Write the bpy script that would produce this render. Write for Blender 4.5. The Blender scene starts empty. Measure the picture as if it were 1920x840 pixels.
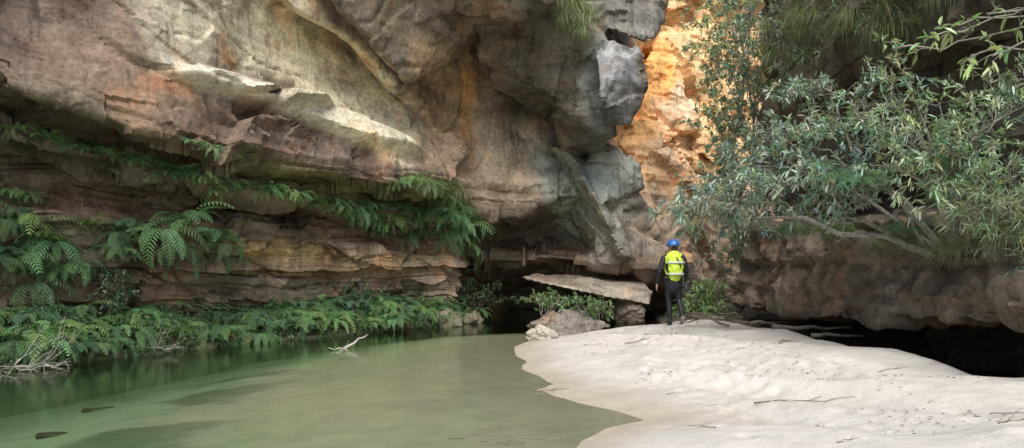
import bpy, bmesh, math, random
import numpy as np
from mathutils import Vector, Matrix
random.seed(5); RS=np.random.RandomState(11)
scene=bpy.context.scene
scene.view_settings.view_transform='Standard'; scene.view_settings.look='None'; scene.view_settings.exposure=0
F=1397.0; H0=1.5
def W(u,v,d): # surveyed bearing + distance -> world metres
    return ((u-960)/F*d, d, H0+(504-v)/F*d)
# ---------------------------------------------------------------- noise
def _h(ix,iy,iz,s):
    n=(ix.astype(np.int64)*73856093)^(iy.astype(np.int64)*19349663)^(iz.astype(np.int64)*83492791)^(s*2654435)
    n=(n^(n>>13))*1274126177; n&=0x7fffffff
    n=(n^(n>>16))*668265263; n&=0x7fffffff
    return (n%100003)/100003.0
def vn(P,s=0):
    i=np.floor(P).astype(np.int64); f=P-i; f=f*f*f*(f*(f*6-15)+10); r=0
    for a in (0,1):
        for b in (0,1):
            for c in (0,1):
                w=(f[:,0] if a else 1-f[:,0])*(f[:,1] if b else 1-f[:,1])*(f[:,2] if c else 1-f[:,2])
                r=r+w*_h(i[:,0]+a,i[:,1]+b,i[:,2]+c,s)
    return r*2-1
def fbm(P,o=4,s=0,g=.5):
    r=0;a=1;t=0
    for k in range(o):
        r=r+a*vn(P*(2.03**k)+k*7.3,s+k); t+=a; a*=g
    return r/t
def facet(P,s=0,tilt=.8):
    i=np.floor(P).astype(np.int64); n=len(P); best=np.full(n,9.); val=np.zeros(n)
    for a in (-1,0,1):
        for b in (-1,0,1):
            for c in (-1,0,1):
                j=[i[:,0]+a,i[:,1]+b,i[:,2]+c]
                cc=np.stack([j[k]+_h(*j,s+k+1) for k in range(3)],1)
                d=P-cc; q=(d*d).sum(1)
                h=(_h(*j,s+9)*2-1)*.7+tilt*sum(d[:,k]*(_h(*j,s+20+k)*2-1) for k in range(3))
                m=q<best; val=np.where(m,h,val); best=np.where(m,q,best)
    return val
def sst(a,b,x):
    t=np.clip((x-a)/(b-a),0,1); return t*t*(3-2*t)
def saw(q,seed=0,sharp=.13):  # bedding: projecting lip with a sharp underside, amplitude varies by layer
    k=np.floor(q); f=q-k; am=.25+.75*_h(k.astype(np.int64),k.astype(np.int64)*0+3,k.astype(np.int64)*0+7,seed)
    return am*(np.where(f<sharp,f/sharp,1-(f-sharp)/(1-sharp))-.5)
def crack(P,s,w): 
    n=vn(P,s); return np.exp(-(n/w)**2)
# ---------------------------------------------------------------- materials
def nt(name):
    m=bpy.data.materials.new(name); m.use_nodes=True; t=m.node_tree; 
    b=t.nodes['Principled BSDF']; return m,t,b
def N(t,k,**kw):
    n=t.nodes.new(k)
    for a,v in kw.items():
        if a.startswith('i_'): n.inputs[a[2:].replace('_',' ')].default_value=v
        else: setattr(n,a,v)
    return n
def ramp(t,fac,pts):
    r=t.nodes.new('ShaderNodeValToRGB'); e=r.color_ramp.elements
    while len(e)<len(pts): e.new(.5)
    for k,(p,c) in enumerate(pts):
        e[k].position=p; e[k].color=(c,c,c,1) if isinstance(c,(int,float)) else (*c,1)
    t.links.new(fac,r.inputs[0]); return r.outputs[0]
def mul(t,a,b,f=1.0,mode='MULTIPLY'):
    m=t.nodes.new('ShaderNodeMix'); m.data_type='RGBA'; m.blend_type=mode; 
    if isinstance(f,(int,float)): m.inputs[0].default_value=f
    else: t.links.new(f,m.inputs[0])
    for k,x in ((6,a),(7,b)):
        if isinstance(x,tuple): m.inputs[k].default_value=(*x,1)
        else: t.links.new(x,m.inputs[k])
    return m.outputs[2]
def noise(t,co,scale,det=4,rough=.6,sc=None,rot=None):
    n=N(t,'ShaderNodeTexNoise'); n.inputs['Scale'].default_value=scale; n.inputs['Detail'].default_value=det; n.inputs['Roughness'].default_value=rough
    if sc:
        mp=N(t,'ShaderNodeMapping'); mp.inputs['Scale'].default_value=sc; t.links.new(co,mp.inputs[0]); co=mp.outputs[0]
        if rot: mp.inputs['Rotation'].default_value=rot
    t.links.new(co,n.inputs['Vector']); return n.outputs[0]
def pos(t):
    return N(t,'ShaderNodeNewGeometry').outputs['Position']
def bump(t,b,h,st,dist,prev=None):
    n=N(t,'ShaderNodeBump'); n.inputs['Strength'].default_value=st; n.inputs['Distance'].default_value=dist
    t.links.new(h,n.inputs['Height'])
    if prev: t.links.new(prev,n.inputs['Normal'])
    if b: t.links.new(n.outputs[0],b.inputs['Normal'])
    return n.outputs[0]
def rock_mat():
    m,t,b=nt('weathered_sandstone'); P=pos(t)
    c=N(t,'ShaderNodeAttribute',attribute_name='Col').outputs['Color']
    c=mul(t,c,ramp(t,noise(t,P,1.1,6,.72),[(.36,(.55,.48,.42)),(.5,(1.06,1.04,1.0)),(.64,(1.42,1.4,1.36))]))
    fine=noise(t,P,13,6,.8)
    c=mul(t,c,ramp(t,fine,[(.34,.62),(.5,1.05),(.68,1.42)]))
    c=mul(t,c,ramp(t,noise(t,P,2.2,4,.7,(1.6,1.6,.14)),[(.32,.5),(.43,1.0),(.7,1.12)]))
    bed=noise(t,P,1.6,4,.65,(.3,.3,5.5))
    c=mul(t,c,ramp(t,bed,[(.35,.88),(.5,1.0),(.68,1.1)]))
    rust=ramp(t,noise(t,P,.8,5,.7),[(.55,0.),(.66,.55)])
    c=mul(t,c,mul(t,c,(1.5,.95,.62)),rust,'MIX')
    li=ramp(t,noise(t,P,3.1,7,.8),[(.58,0.),(.62,.45)])
    c=mul(t,c,mul(t,c,(.15,.145,.13),1.0,'ADD'),li,'MIX')
    t.links.new(c,b.inputs['Base Color']); b.inputs['Roughness'].default_value=.75
    b.inputs['Specular IOR Level'].default_value=.3
    n1=bump(t,None,bed,.22,.04)
    bump(t,b,fine,.75,.026,n1)
    return m
ROCK=rock_mat()
def leaf_mat(name,rough=.42,spec=.5):
    m,t,b=nt(name); c=N(t,'ShaderNodeAttribute',attribute_name='Col').outputs['Color']
    t.links.new(c,b.inputs['Base Color']); b.inputs['Roughness'].default_value=rough; b.inputs['Specular IOR Level'].default_value=spec
    tr=N(t,'ShaderNodeBsdfTranslucent'); c2=mul(t,c,(1.15,1.35,.75)); t.links.new(c2,tr.inputs[0])
    mx=N(t,'ShaderNodeMixShader'); mx.inputs[0].default_value=.28
    t.links.new(b.outputs[0],mx.inputs[1]); t.links.new(tr.outputs[0],mx.inputs[2])
    t.links.new(mx.outputs[0],t.nodes['Material Output'].inputs[0]); return m
LEAF=leaf_mat('waxy_leaf',.36,.9); FERN=leaf_mat('fern_leaf',.55,.3); GRASS=leaf_mat('grass_blade',.5,.3)
def simple(name,col,rough=.7,var=.3,scale=8,bs=.4,bd=.01,spec=.4,sc=None):
    m,t,b=nt(name); P=pos(t)
    c=mul(t,(*col,),ramp(t,noise(t,P,scale,4,.65,sc),[(.3,1-var),(.7,1+var)]))
    t.links.new(c,b.inputs['Base Color']); b.inputs['Roughness'].default_value=rough; b.inputs['Specular IOR Level'].default_value=spec
    if bs: bump(t,b,noise(t,P,scale*3,4,.7,sc),bs,bd)
    return m
BARK=simple('grey_bark',(.24,.22,.18),.85,.5,14,.7,.02)
DEADW=simple('bleached_wood',(.42,.38,.33),.8,.4,14,.6,.01)
DARKW=simple('dark_wet_wood',(.07,.06,.035),.6,.5,9,.6,.02)
DRIFT=simple('driftwood',(.19,.15,.115),.85,.5,12,.6,.02)
# ---------------------------------------------------------------- mesh helpers
def setcol(me,col):
    a=me.color_attributes.new('Col','FLOAT_COLOR','POINT')
    c=np.ones((len(me.vertices),4),np.float32); c[:,:3]=col; a.data.foreach_set('color',c.ravel())
def mk(name,V,Fc,mat,col=None,smooth=True,parent=None,**props):
    V=np.asarray(V,np.float32); me=bpy.data.meshes.new(name)
    if isinstance(Fc,np.ndarray):
        k=Fc.shape[1]; me.vertices.add(len(V)); me.vertices.foreach_set('co',V.ravel())
        me.loops.add(Fc.size); me.loops.foreach_set('vertex_index',Fc.astype(np.int32).ravel())
        me.polygons.add(len(Fc)); me.polygons.foreach_set('loop_start',np.arange(0,Fc.size,k,dtype=np.int32))
        me.polygons.foreach_set('loop_total',np.full(len(Fc),k,np.int32)); me.update(calc_edges=True)
    else: me.from_pydata([tuple(v) for v in V.tolist()],[],Fc)
    me.validate()
    if smooth: me.polygons.foreach_set('use_smooth',np.ones(len(me.polygons),bool))
    if col is not None: setcol(me,np.asarray(col))
    if mat: me.materials.append(mat)
    o=bpy.data.objects.new(name,me); scene.collection.objects.link(o)
    if parent: o.parent=parent
    for k,v in props.items(): o[k]=v
    return o
def stuff(o,label,cat,kind='stuff'):
    o['kind']=kind;o['label']=label;o['category']=cat
def gridfaces(nu,nv):
    i=np.arange(nu*nv).reshape(nu,nv)
    return np.stack([i[:-1,:-1],i[1:,:-1],i[1:,1:],i[:-1,1:]],-1).reshape(-1,4)
class MB:
    def __init__(s): s.V=[];s.F=[];s.C=[];s.n=0
    def add(s,V,Fc,C=None):
        V=np.asarray(V); s.V.append(V); s.F+= [tuple(int(a)+s.n for a in f) for f in Fc]
        if C is not None: s.C.append(np.broadcast_to(C,(len(V),3)))
        s.n+=len(V)
    def out(s): return np.concatenate(s.V),s.F,(np.concatenate(s.C) if s.C else None)
def tube(mb,pts,rad,sides=6,col=None,flat=1.0,cap=True):
    pts=np.asarray(pts,float); n=len(pts); rad=np.broadcast_to(rad,(n,)) if np.ndim(rad)==0 else np.asarray(rad)
    T=np.gradient(pts,axis=0); T/=np.linalg.norm(T,axis=1)[:,None]+1e-9
    up=np.array([0,0,1.]) if abs(T[0,2])<.9 else np.array([0,1.,0]); V=[]
    for k in range(n):
        a=np.cross(T[k],up); a/=np.linalg.norm(a)+1e-9; b=np.cross(a,T[k]); up=b
        th=np.arange(sides)*2*math.pi/sides
        V.append(pts[k]+rad[k]*(np.cos(th)[:,None]*a+np.sin(th)[:,None]*b*flat))
    V=np.concatenate(V); Fc=[]
    for k in range(n-1):
        for j in range(sides):
            q=(j+1)%sides; Fc.append((k*sides+j,k*sides+q,(k+1)*sides+q,(k+1)*sides+j))
    if cap: Fc.append(tuple(range(sides))[::-1]); Fc.append(tuple((n-1)*sides+j for j in range(sides)))
    mb.add(V,Fc,col)
def curve(p0,p1,n=7,sag=0.,wob=.05,rs=RS):
    p0=np.array(p0,float);p1=np.array(p1,float);t=np.linspace(0,1,n)[:,None];L=np.linalg.norm(p1-p0)
    P=p0*(1-t)+p1*t; P[:,2]+=(np.sin(math.pi*t)*sag*L)[:,0]
    nz=rs.randn(n,3)*wob*L; nz[0]=0;nz[-1]*=.3
    return P+nz*np.sin(math.pi*np.clip(t,0,.9))
def leaves(name,p,d,nrm,L,Wd,col,mat,droop=.15,**kw):
    p=np.asarray(p);d=np.asarray(d);d=d/(np.linalg.norm(d,axis=1)[:,None]+1e-9)
    s=np.cross(d,nrm); s/=np.linalg.norm(s,axis=1)[:,None]+1e-9; n=np.cross(s,d)
    L=np.asarray(L)[:,None];Wd=np.asarray(Wd)[:,None]
    dz=np.zeros_like(p);dz[:,2]=-1
    fold=n*Wd*.25
    v0=p; l1=p+d*L*.33+s*Wd*.5+fold+dz*L*droop*.2; l2=p+d*L*.7+s*Wd*.4+fold+dz*L*droop*.6; tp=p+d*L+dz*L*droop
    r1=p+d*L*.33-s*Wd*.5+fold+dz*L*droop*.2; r2=p+d*L*.7-s*Wd*.4+fold+dz*L*droop*.6
    V=np.stack([v0,l1,l2,tp,r2,r1],1).reshape(-1,3); n6=np.arange(len(p))*6
    Fc=np.concatenate([np.stack([n6,n6+1,n6+2,n6+3],1),np.stack([n6,n6+3,n6+4,n6+5],1)])
    return mk(name,V,Fc,mat,np.repeat(col,6,0),smooth=False,**kw)
# ---------------------------------------------------------------- rock colouring (world stains, some patches with painted light and shade)
BR=(.18,.135,.10)
stains=[ # u,v,d,ru,rv,rot,colour,w
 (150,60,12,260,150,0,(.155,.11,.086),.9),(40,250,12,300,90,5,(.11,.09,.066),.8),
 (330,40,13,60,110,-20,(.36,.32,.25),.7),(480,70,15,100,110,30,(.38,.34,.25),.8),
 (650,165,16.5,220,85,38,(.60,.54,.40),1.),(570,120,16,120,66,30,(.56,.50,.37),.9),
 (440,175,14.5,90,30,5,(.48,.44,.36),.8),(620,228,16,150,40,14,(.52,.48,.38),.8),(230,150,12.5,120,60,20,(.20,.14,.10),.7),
 (330,215,13,70,60,60,(.26,.15,.09),.7),(520,248,15,130,36,10,(.15,.108,.083),.85),(640,298,16,150,32,12,(.14,.107,.085),.85),(420,260,14,90,50,10,(.15,.108,.083),.8),
 (780,60,17,130,90,35,(.18,.138,.10),1.),(840,200,19,60,180,-5,(.36,.245,.15),.8),(880,190,19.6,20,110,0,(.52,.27,.11),.75),(845,300,19,60,60,0,(.25,.19,.14),.6),
 (960,240,20.6,80,160,0,(.38,.30,.22),.85),(1010,300,21,70,70,0,(.33,.28,.22),.7),(940,330,20.4,70,60,0,(.30,.24,.18),.7),
 (990,430,22.6,140,45,0,(.11,.095,.08),.95),(1000,488,22.5,190,16,0,(.20,.155,.115),.8),  # first patch paints shade onto the recessed underface below the roof edge
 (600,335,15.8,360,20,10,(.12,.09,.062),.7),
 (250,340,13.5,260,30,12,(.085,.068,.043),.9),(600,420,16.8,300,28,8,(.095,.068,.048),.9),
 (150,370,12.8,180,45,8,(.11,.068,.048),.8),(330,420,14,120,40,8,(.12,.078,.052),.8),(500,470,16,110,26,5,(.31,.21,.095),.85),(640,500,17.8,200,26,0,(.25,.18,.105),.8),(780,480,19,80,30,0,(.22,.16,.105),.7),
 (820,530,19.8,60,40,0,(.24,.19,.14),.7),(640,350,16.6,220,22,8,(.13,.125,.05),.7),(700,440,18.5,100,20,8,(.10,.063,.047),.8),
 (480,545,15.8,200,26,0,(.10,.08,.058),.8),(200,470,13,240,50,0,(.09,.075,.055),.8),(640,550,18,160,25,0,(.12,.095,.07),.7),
 (1000,130,18,120,90,10,(.105,.09,.077),1.),(960,100,18,90,90,0,(.12,.095,.075),.8),
 (870,20,16,180,60,5,(.15,.118,.088),.9),(1150,160,17.9,62,110,0,(.17,.172,.175),1.),(1165,92,17.8,45,24,0,(.28,.28,.275),.8),(1120,240,18.2,50,40,0,(.105,.10,.095),.8),  # grey block: lit top painted paler, shaded underside painted darker
 (1180,40,19.5,90,60,0,(.14,.13,.12),.9),
 (1080,370,20.2,50,110,-38,(.26,.285,.255),.9),(1150,330,20.8,55,55,0,(.28,.30,.275),.9),(1150,440,21.2,60,60,-30,(.30,.28,.245),.8),
 (1240,250,26,130,230,0,(.62,.38,.20),1.),(1330,100,28,260,260,0,(.64,.42,.22),1.),(1260,210,26,50,60,0,(.60,.45,.32),.8),(1190,215,24,60,70,0,(.64,.36,.15),.9),  # orange rock, tinted warmer to carry the glow of bounced sun
 (1230,120,25,50,70,0,(.68,.34,.11),.9),(1240,300,25,70,40,0,(.50,.38,.27),.7),(1230,450,24,90,60,0,(.33,.26,.20),.9),(1240,375,24.6,80,45,0,(.42,.32,.23),.85),(1320,470,25.5,60,60,0,(.36,.25,.16),.8),
]
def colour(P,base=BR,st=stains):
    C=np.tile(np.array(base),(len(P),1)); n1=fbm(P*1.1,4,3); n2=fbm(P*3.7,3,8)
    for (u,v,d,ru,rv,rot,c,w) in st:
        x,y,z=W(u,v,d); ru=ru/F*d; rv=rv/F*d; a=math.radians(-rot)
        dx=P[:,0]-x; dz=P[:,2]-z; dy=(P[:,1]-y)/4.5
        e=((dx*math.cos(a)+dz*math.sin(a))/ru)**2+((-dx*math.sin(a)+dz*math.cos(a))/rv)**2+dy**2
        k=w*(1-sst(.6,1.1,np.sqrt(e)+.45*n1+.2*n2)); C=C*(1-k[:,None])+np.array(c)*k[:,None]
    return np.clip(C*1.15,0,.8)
# ---------------------------------------------------------------- main cliff
cols=[
(-420,[(-900,7.5),(-400,7.8),(-200,7.9),(0,7.9),(20,7.8),(60,8.5),(120,8.6),(150,8.3),(200,8.9),(380,8.8),(520,8.9),(660,9),(800,9)]),
(-200,[(-700,9.6),(-150,9.8),(0,9.9),(60,9.9),(110,9.8),(140,10.6),(180,10.8),(205,10.5),(245,11),(380,10.8),(500,10.9),(620,11.2),(740,11.4)]),
(0,[(-600,11),(-150,11.2),(0,11.3),(90,11.2),(150,11.0),(180,12.1),(215,12.4),(240,11.8),(280,12.6),(380,12.3),(480,12.5),(590,12.8),(700,13)]),
(150,[(-600,11.8),(-150,12),(0,12),(110,11.8),(200,11.6),(230,12.9),(265,13.2),(285,12.5),(330,13.3),(410,12.9),(500,13.2),(590,13.5),(700,13.8)]),
(300,[(-550,12.8),(-150,12.8),(0,12.8),(130,12.8),(255,12.5),(285,13.9),(305,14.2),(325,13.4),(365,14.3),(430,13.9),(510,14.2),(590,14.5),(690,14.8)]),
(430,[(-550,14),(-150,13.8),(0,14.0),(160,14.1),(290,13.7),(315,15.1),(330,15.5),(350,14.8),(390,15.7),(440,15.2),(520,15.5),(590,15.8),(680,16)]),
(550,[(-550,15),(5,14.9),(30,15.9),(190,15.6),(315,15.1),(340,16.5),(352,17.0),(372,16.3),(400,17.1),(450,16.6),(520,16.9),(590,17.2),(680,17.4)]),
(650,[(-500,15.8),(60,15.9),(88,17.3),(230,16.7),(325,16.1),(348,17.6),(365,18.2),(385,17.5),(410,18.3),(460,17.7),(520,18),(590,18.3),(670,18.5)]),
(740,[(-500,16.6),(150,16.9),(178,18.1),(285,17.5),(345,16.9),(365,18.5),(385,19.1),(400,18.5),(425,19.2),(470,18.6),(530,18.9),(590,19.2),(660,19.5)]),
(810,[(-450,17.6),(100,18.3),(240,18.9),(300,18.4),(350,18.2),(370,18.9),(390,19.5),(405,19.1),(430,19.8),(480,19.4),(530,19.7),(585,20),(650,20.3)]),
(868,[(-450,18.5),(50,19),(180,19.6),(270,19.3),(350,19.2),(375,19.6),(395,20),(410,19.8),(440,20.1),(480,19.9),(530,20.3),(590,20.6),(650,20.9)]),
(888,[(-450,19),(40,19.4),(160,19.9),(260,19.8),(385,19.6),(400,20.6),(420,21.6),(440,22.4),(476,21.8),(498,23.6),(540,25),(600,25.5),(650,25.6)]),
(960,[(-450,19.8),(40,20.0),(150,20.4),(260,20.6),(400,20.2),(412,21.4),(430,22.6),(455,23.2),(480,22.0),(500,24.5),(540,27),(600,28),(640,28)]),
(1030,[(-400,20.5),(60,20.8),(160,21.2),(260,21.2),(372,20.3),(388,21.6),(410,22.8),(455,23.2),(482,22.0),(500,25),(540,27.5),(600,28),(640,28)]),
(1100,[(-400,21.4),(80,21.8),(200,22.2),(280,22.0),(360,21.0),(382,21.8),(412,22.4),(460,22.6),(490,21.6),(506,25),(540,27.5),(600,28),(630,28)]),
(1170,[(-400,23),(100,23.5),(220,23.8),(300,23.4),(360,23),(390,22.8),(420,22.4),(460,22.),(498,21.5),(514,24.5),(545,26.5),(600,27),(630,27)]),
(1240,[(-400,26),(100,26),(220,25.5),(300,25),(360,24.6),(390,24.3),(430,23.6),(470,23.),(508,22.4),(525,24.5),(550,26),(600,26.5),(630,26.5)]),
(1310,[(-400,28.5),(100,28),(220,27.5),(300,27),(360,26.5),(390,26),(430,25.6),(480,25.3),(525,25.),(545,25.5),(560,26),(600,26),(630,26)]),
(1420,[(-400,31),(100,30.5),(220,30),(300,29),(360,28.5),(400,28),(450,27.5),(500,27),(540,26.8),(560,26.8),(580,26.8),(600,26.8),(630,26.8)]),
(1600,[(-400,31),(100,30.5),(220,30),(300,29),(360,28.5),(400,28),(450,27.5),(500,27),(540,26.8),(560,26.8),(580,26.8),(600,26.8),(630,26.8)]),
]
G=np.array([[W(u,v,d) for v,d in r] for u,r in cols])
def cr(G,ns,k=.32):
    out=[];n=len(G)
    T=np.zeros_like(G); T[1:-1]=(G[2:]-G[:-2])*k; T[0]=(G[1]-G[0])*k*2; T[-1]=(G[-1]-G[-2])*k*2
    for i in range(n-1):
        m=ns[i]
        for j in range(m+(i==n-2)):
            t=j/m; a=2*t**3-3*t**2+1;b=t**3-2*t**2+t;c=-2*t**3+3*t**2;d=t**3-t**2
            out.append(G[i]*a+T[i]*b+G[i+1]*c+T[i+1]*d)
    return np.array(out)
nsu=[14,22,34,36,38,36,38,38,34,26,12,30,32,32,32,30,28,22,12]
S=cr(G,nsu,.25); S=np.swapaxes(cr(np.swapaxes(S,0,1),[26,50,46,46,18,16,16,18,30,34,30,14],.16),0,1)
nu,nv=S.shape[:2]
du=np.gradient(S,axis=0);dv=np.gradient(S,axis=1);Nn=np.cross(dv,du);Nn/=np.linalg.norm(Nn,axis=2)[:,:,None]+1e-9
P=S.reshape(-1,3);Nf=Nn.reshape(-1,3)
sgn=1.0 if np.mean((Nf*(np.array([0,0,2.])-P)).sum(1))>0 else -1.0
Nf=Nf*sgn
def ell(P,u,v,d,ru,rv,rot):
    x,y,z=W(u,v,d); ru=ru/F*d; rv=rv/F*d; a=math.radians(-rot);dx=P[:,0]-x;dz=P[:,2]-z
    e=((dx*math.cos(a)+dz*math.sin(a))/ru)**2+((-dx*math.sin(a)+dz*math.cos(a))/rv)**2+((P[:,1]-y)/4)**2
    return 1-sst(.7,1.15,np.sqrt(e))
sm=np.maximum(ell(P,640,160,16.8,270,115,38),.5*ell(P,200,80,12,250,110,0)); sm=np.maximum(sm,.7*ell(P,960,250,20.8,110,170,0))
low=1-sst(3.4,4.1,P[:,2])
wp=P+.3*np.stack([fbm(P*.6,2,40),fbm(P*.6,2,50),fbm(P*.6,2,60)],1)
f1=facet(wp*np.array([.38,.38,.5]),1,1.2); f2=facet(wp*np.array([1.0,1.0,1.6]),2,1.3); f3=facet(wp*np.array([3.2,3.2,5.]),3,1.3)
lf=low*(1-sst(.5,2.,P[:,0])); far=sst(1.5,3.5,P[:,0]); wz=.35*fbm(P*.35,3,5)
D=.12*fbm(P*.4,3,20)+(1-.9*sm)*((.27*(1-.4*lf)+.2*far)*f1+.065*f2+.02*f3)
D+=lf*(.34*saw(P[:,2]*1.35+wz,1)+.15*saw(P[:,2]*3.3+wz*2,2)+.05*saw(P[:,2]*8+wz*4,3))+lf*.07*f2
D+=(1-lf)*(1-.92*sm)*(.22*saw((P[:,2]+.55*P[:,0])*.6+wz*2.2,4,.08)+.08*saw((P[:,2]+.35*P[:,0])*1.7+wz*4,6,.1))
D+=.006*fbm(P*5,3,30)
D-=(1-.5*sm)*(.12*crack(wp*np.array([.4,.4,.28]),61,.025))
D+=.38*ell(P,470,175,14.5,95,26,2)+.45*ell(P,640,242,16,150,26,12)
Pd=P+Nf*D[:,None]
fc=gridfaces(nu,nv)
if sgn>0: fc=fc[:,::-1].copy()
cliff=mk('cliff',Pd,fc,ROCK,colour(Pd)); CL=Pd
nn_=np.zeros(len(cliff.data.polygons)*3,np.float32); cliff.data.polygons.foreach_get('normal',nn_); 
if nn_.reshape(-1,3)[:,1].mean()>0: cliff.data.flip_normals(); print('flip')
cliff.data.set_sharp_from_angle(angle=math.radians(38))
stuff(cliff,'overhanging sandstone canyon wall with ledges, stains and undercut','cliff','structure')
cliff.data.update()
CU=960+F*CL[:,0]/CL[:,1]; CV=504-F*(CL[:,2]-H0)/CL[:,1]
def on_cliff(u,v):
    k=np.argmin((CU-u)**2+(CV-v)**2+CL[:,1]*2); return CL[k]
# ---------------------------------------------------------------- hull rocks
def hullrock(name,hulls,vox,label,cat='rock',kind=None,base=(.2,.17,.14),st=[],amp=(.12,.05,.04),fs=1.0,smooth=1,seed=0,bed=0.):
    bm=bmesh.new()
    for h in hulls:
        b2=bmesh.new(); vs=[b2.verts.new(p) for p in h]; r=bmesh.ops.convex_hull(b2,input=vs)
        bmesh.ops.delete(b2,geom=list({v for v in b2.verts if not v.link_faces}),context='VERTS')
        tmp=bpy.data.meshes.new('t'); b2.to_mesh(tmp); b2.free(); bm.from_mesh(tmp); bpy.data.meshes.remove(tmp)
    me=bpy.data.meshes.new(name); bm.to_mesh(me); bm.free(); o=bpy.data.objects.new(name,me); scene.collection.objects.link(o)
    md=o.modifiers.new('r','REMESH'); md.mode='VOXEL'; md.voxel_size=vox
    dg=bpy.context.evaluated_depsgraph_get(); m2=bpy.data.meshes.new_from_object(o.evaluated_get(dg)); o.modifiers.clear(); o.data=m2; m2.name=name
    n=len(m2.vertices); V=np.zeros(n*3,np.float32); m2.vertices.foreach_get('co',V); V=V.reshape(-1,3).astype(float)
    E=np.zeros(len(m2.edges)*2,np.int32); m2.edges.foreach_get('vertices',E); E=E.reshape(-1,2)
    deg=np.bincount(E.ravel(),minlength=n)[:,None]
    for _ in range(smooth):
        A=np.zeros_like(V); np.add.at(A,E[:,0],V[E[:,1]]); np.add.at(A,E[:,1],V[E[:,0]]); V=V*.4+.6*A/deg
    m2.vertices.foreach_set('co',V.astype(np.float32).ravel()); m2.update()
    Nr=np.zeros(n*3,np.float32); m2.vertices.foreach_get('normal',Nr); Nr=Nr.reshape(-1,3)
    wp=V+.2/fs*np.stack([fbm(V*fs,2,40+seed),fbm(V*fs,2,50+seed),fbm(V*fs,2,60+seed)],1)
    f1=facet(wp*fs*np.array([.8,.8,1.1]),1+seed,1.2); f2=facet(wp*fs*np.array([2.4,2.4,3.6]),2+seed,1.3)
    D=amp[0]*f1+amp[1]*f2+amp[2]*fbm(V*3*fs,3,30+seed)-amp[0]*.6*crack(wp*fs*.7,61+seed,.035)
    if bed:
        wz=.3*fbm(V*.4,3,5); D+=bed*saw(V[:,2]*1.9+wz,1)*2+bed*.8*saw(V[:,2]*5+wz*2,2)+bed*.3*saw(V[:,2]*12+wz*3,3)
    V=V+Nr*D[:,None]
    A=np.zeros_like(V); np.add.at(A,E[:,0],V[E[:,1]]); np.add.at(A,E[:,1],V[E[:,0]]); V=V*.8+.2*A/deg
    m2.vertices.foreach_set('co',V.astype(np.float32).ravel()); m2.update()
    setcol(m2,colour(V,base,st)); m2.polygons.foreach_set('use_smooth',np.ones(len(m2.polygons),bool)); m2.materials.clear(); m2.materials.append(ROCK)
    m2.set_sharp_from_angle(angle=math.radians(38))
    o['label']=label;o['category']=cat
    if kind:o['kind']=kind
    return o,V
Q=lambda *a:[W(*p) for p in a]
blocks=[
 Q((880,20,18.6),(905,105,18.2),(925,165,18.9),(1040,185,18.4),(1060,120,17.9),(1050,30,17.8),(900,-120,18),(1060,-120,18),(900,100,21.5),(1060,230,22),(1060,-100,21.5),(900,-100,21)),
 Q((1000,60,18),(1040,195,18.6),(1125,268,18.9),(1150,262,18.5),(1155,130,17.7),(1130,70,17.6),(1050,10,17.8),(1040,200,21),(1150,240,21),(1150,60,21)),
 Q((1060,180,18.6),(1120,180,18.4),(1140,262,18.9),(1120,285,20),(1060,280,20.6),(1030,200,19.5),(1130,295,22),(1050,290,22)),
 Q((1112,100,17.3),(1128,180,17.2),(1140,236,18.0),(1180,232,18),(1212,165,17.9),(1200,92,17.9),(1150,78,17.6),(1160,128,17.1),(1200,150,20.5),(1130,200,20.5),(1120,80,20.5)),
 Q((690,-200,14.3),(770,5,16.2),(880,40,16.6),(1000,32,16.8),(1035,0,16.5),(1050,-200,15.5),(700,-200,19),(780,30,19),(1000,60,20.5),(1040,-200,20)),
 Q((560,-200,13.4),(580,-40,14.4),(665,40,15.2),(755,140,16.5),(800,140,17.1),(890,50,17.4),(760,-200,14.5),(590,-200,17),(800,150,19.2),(680,40,17.5),(900,60,19.6)),
 Q((1060,-200,18.5),(1090,30,18.7),(1150,60,18.7),(1225,75,19.2),(1250,30,19.8),(1250,-200,20),(1100,20,22),(1230,50,22.5),(1230,-200,23),(1080,-200,22)),
 Q((1035,275,20.8),(1068,285,19.9),(1118,375,19.5),(1165,478,20.3),(1200,488,21.2),(1150,400,21.2),(1100,300,21.2),(1100,480,23),(1190,480,24),(1050,300,23)),
 Q((1090,335,20.2),(1118,262,20.8),(1160,270,20.6),(1200,310,20.8),(1208,352,21.1),(1135,378,20.0),(1200,350,24),(1100,290,24)),
 Q((1110,378,20.4),(1190,355,21),(1225,400,21.6),(1240,440,21.8),(1180,470,21.2),(1200,420,24),(1240,430,24.5)),
 Q((1120,440,20.8),(1190,430,21.0),(1255,465,21.6),(1300,505,22.0),(1200,503,21.0),(1120,493,20.9),(1180,470,24),(1290,500,24.5)),
]
hullrock('cliff',blocks,.062,'dark angular sandstone blocks jutting from the canyon wall','cliff','structure',(.16,.14,.115),stains,(.085,.035,.008),.8,0,3,.022)
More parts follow.
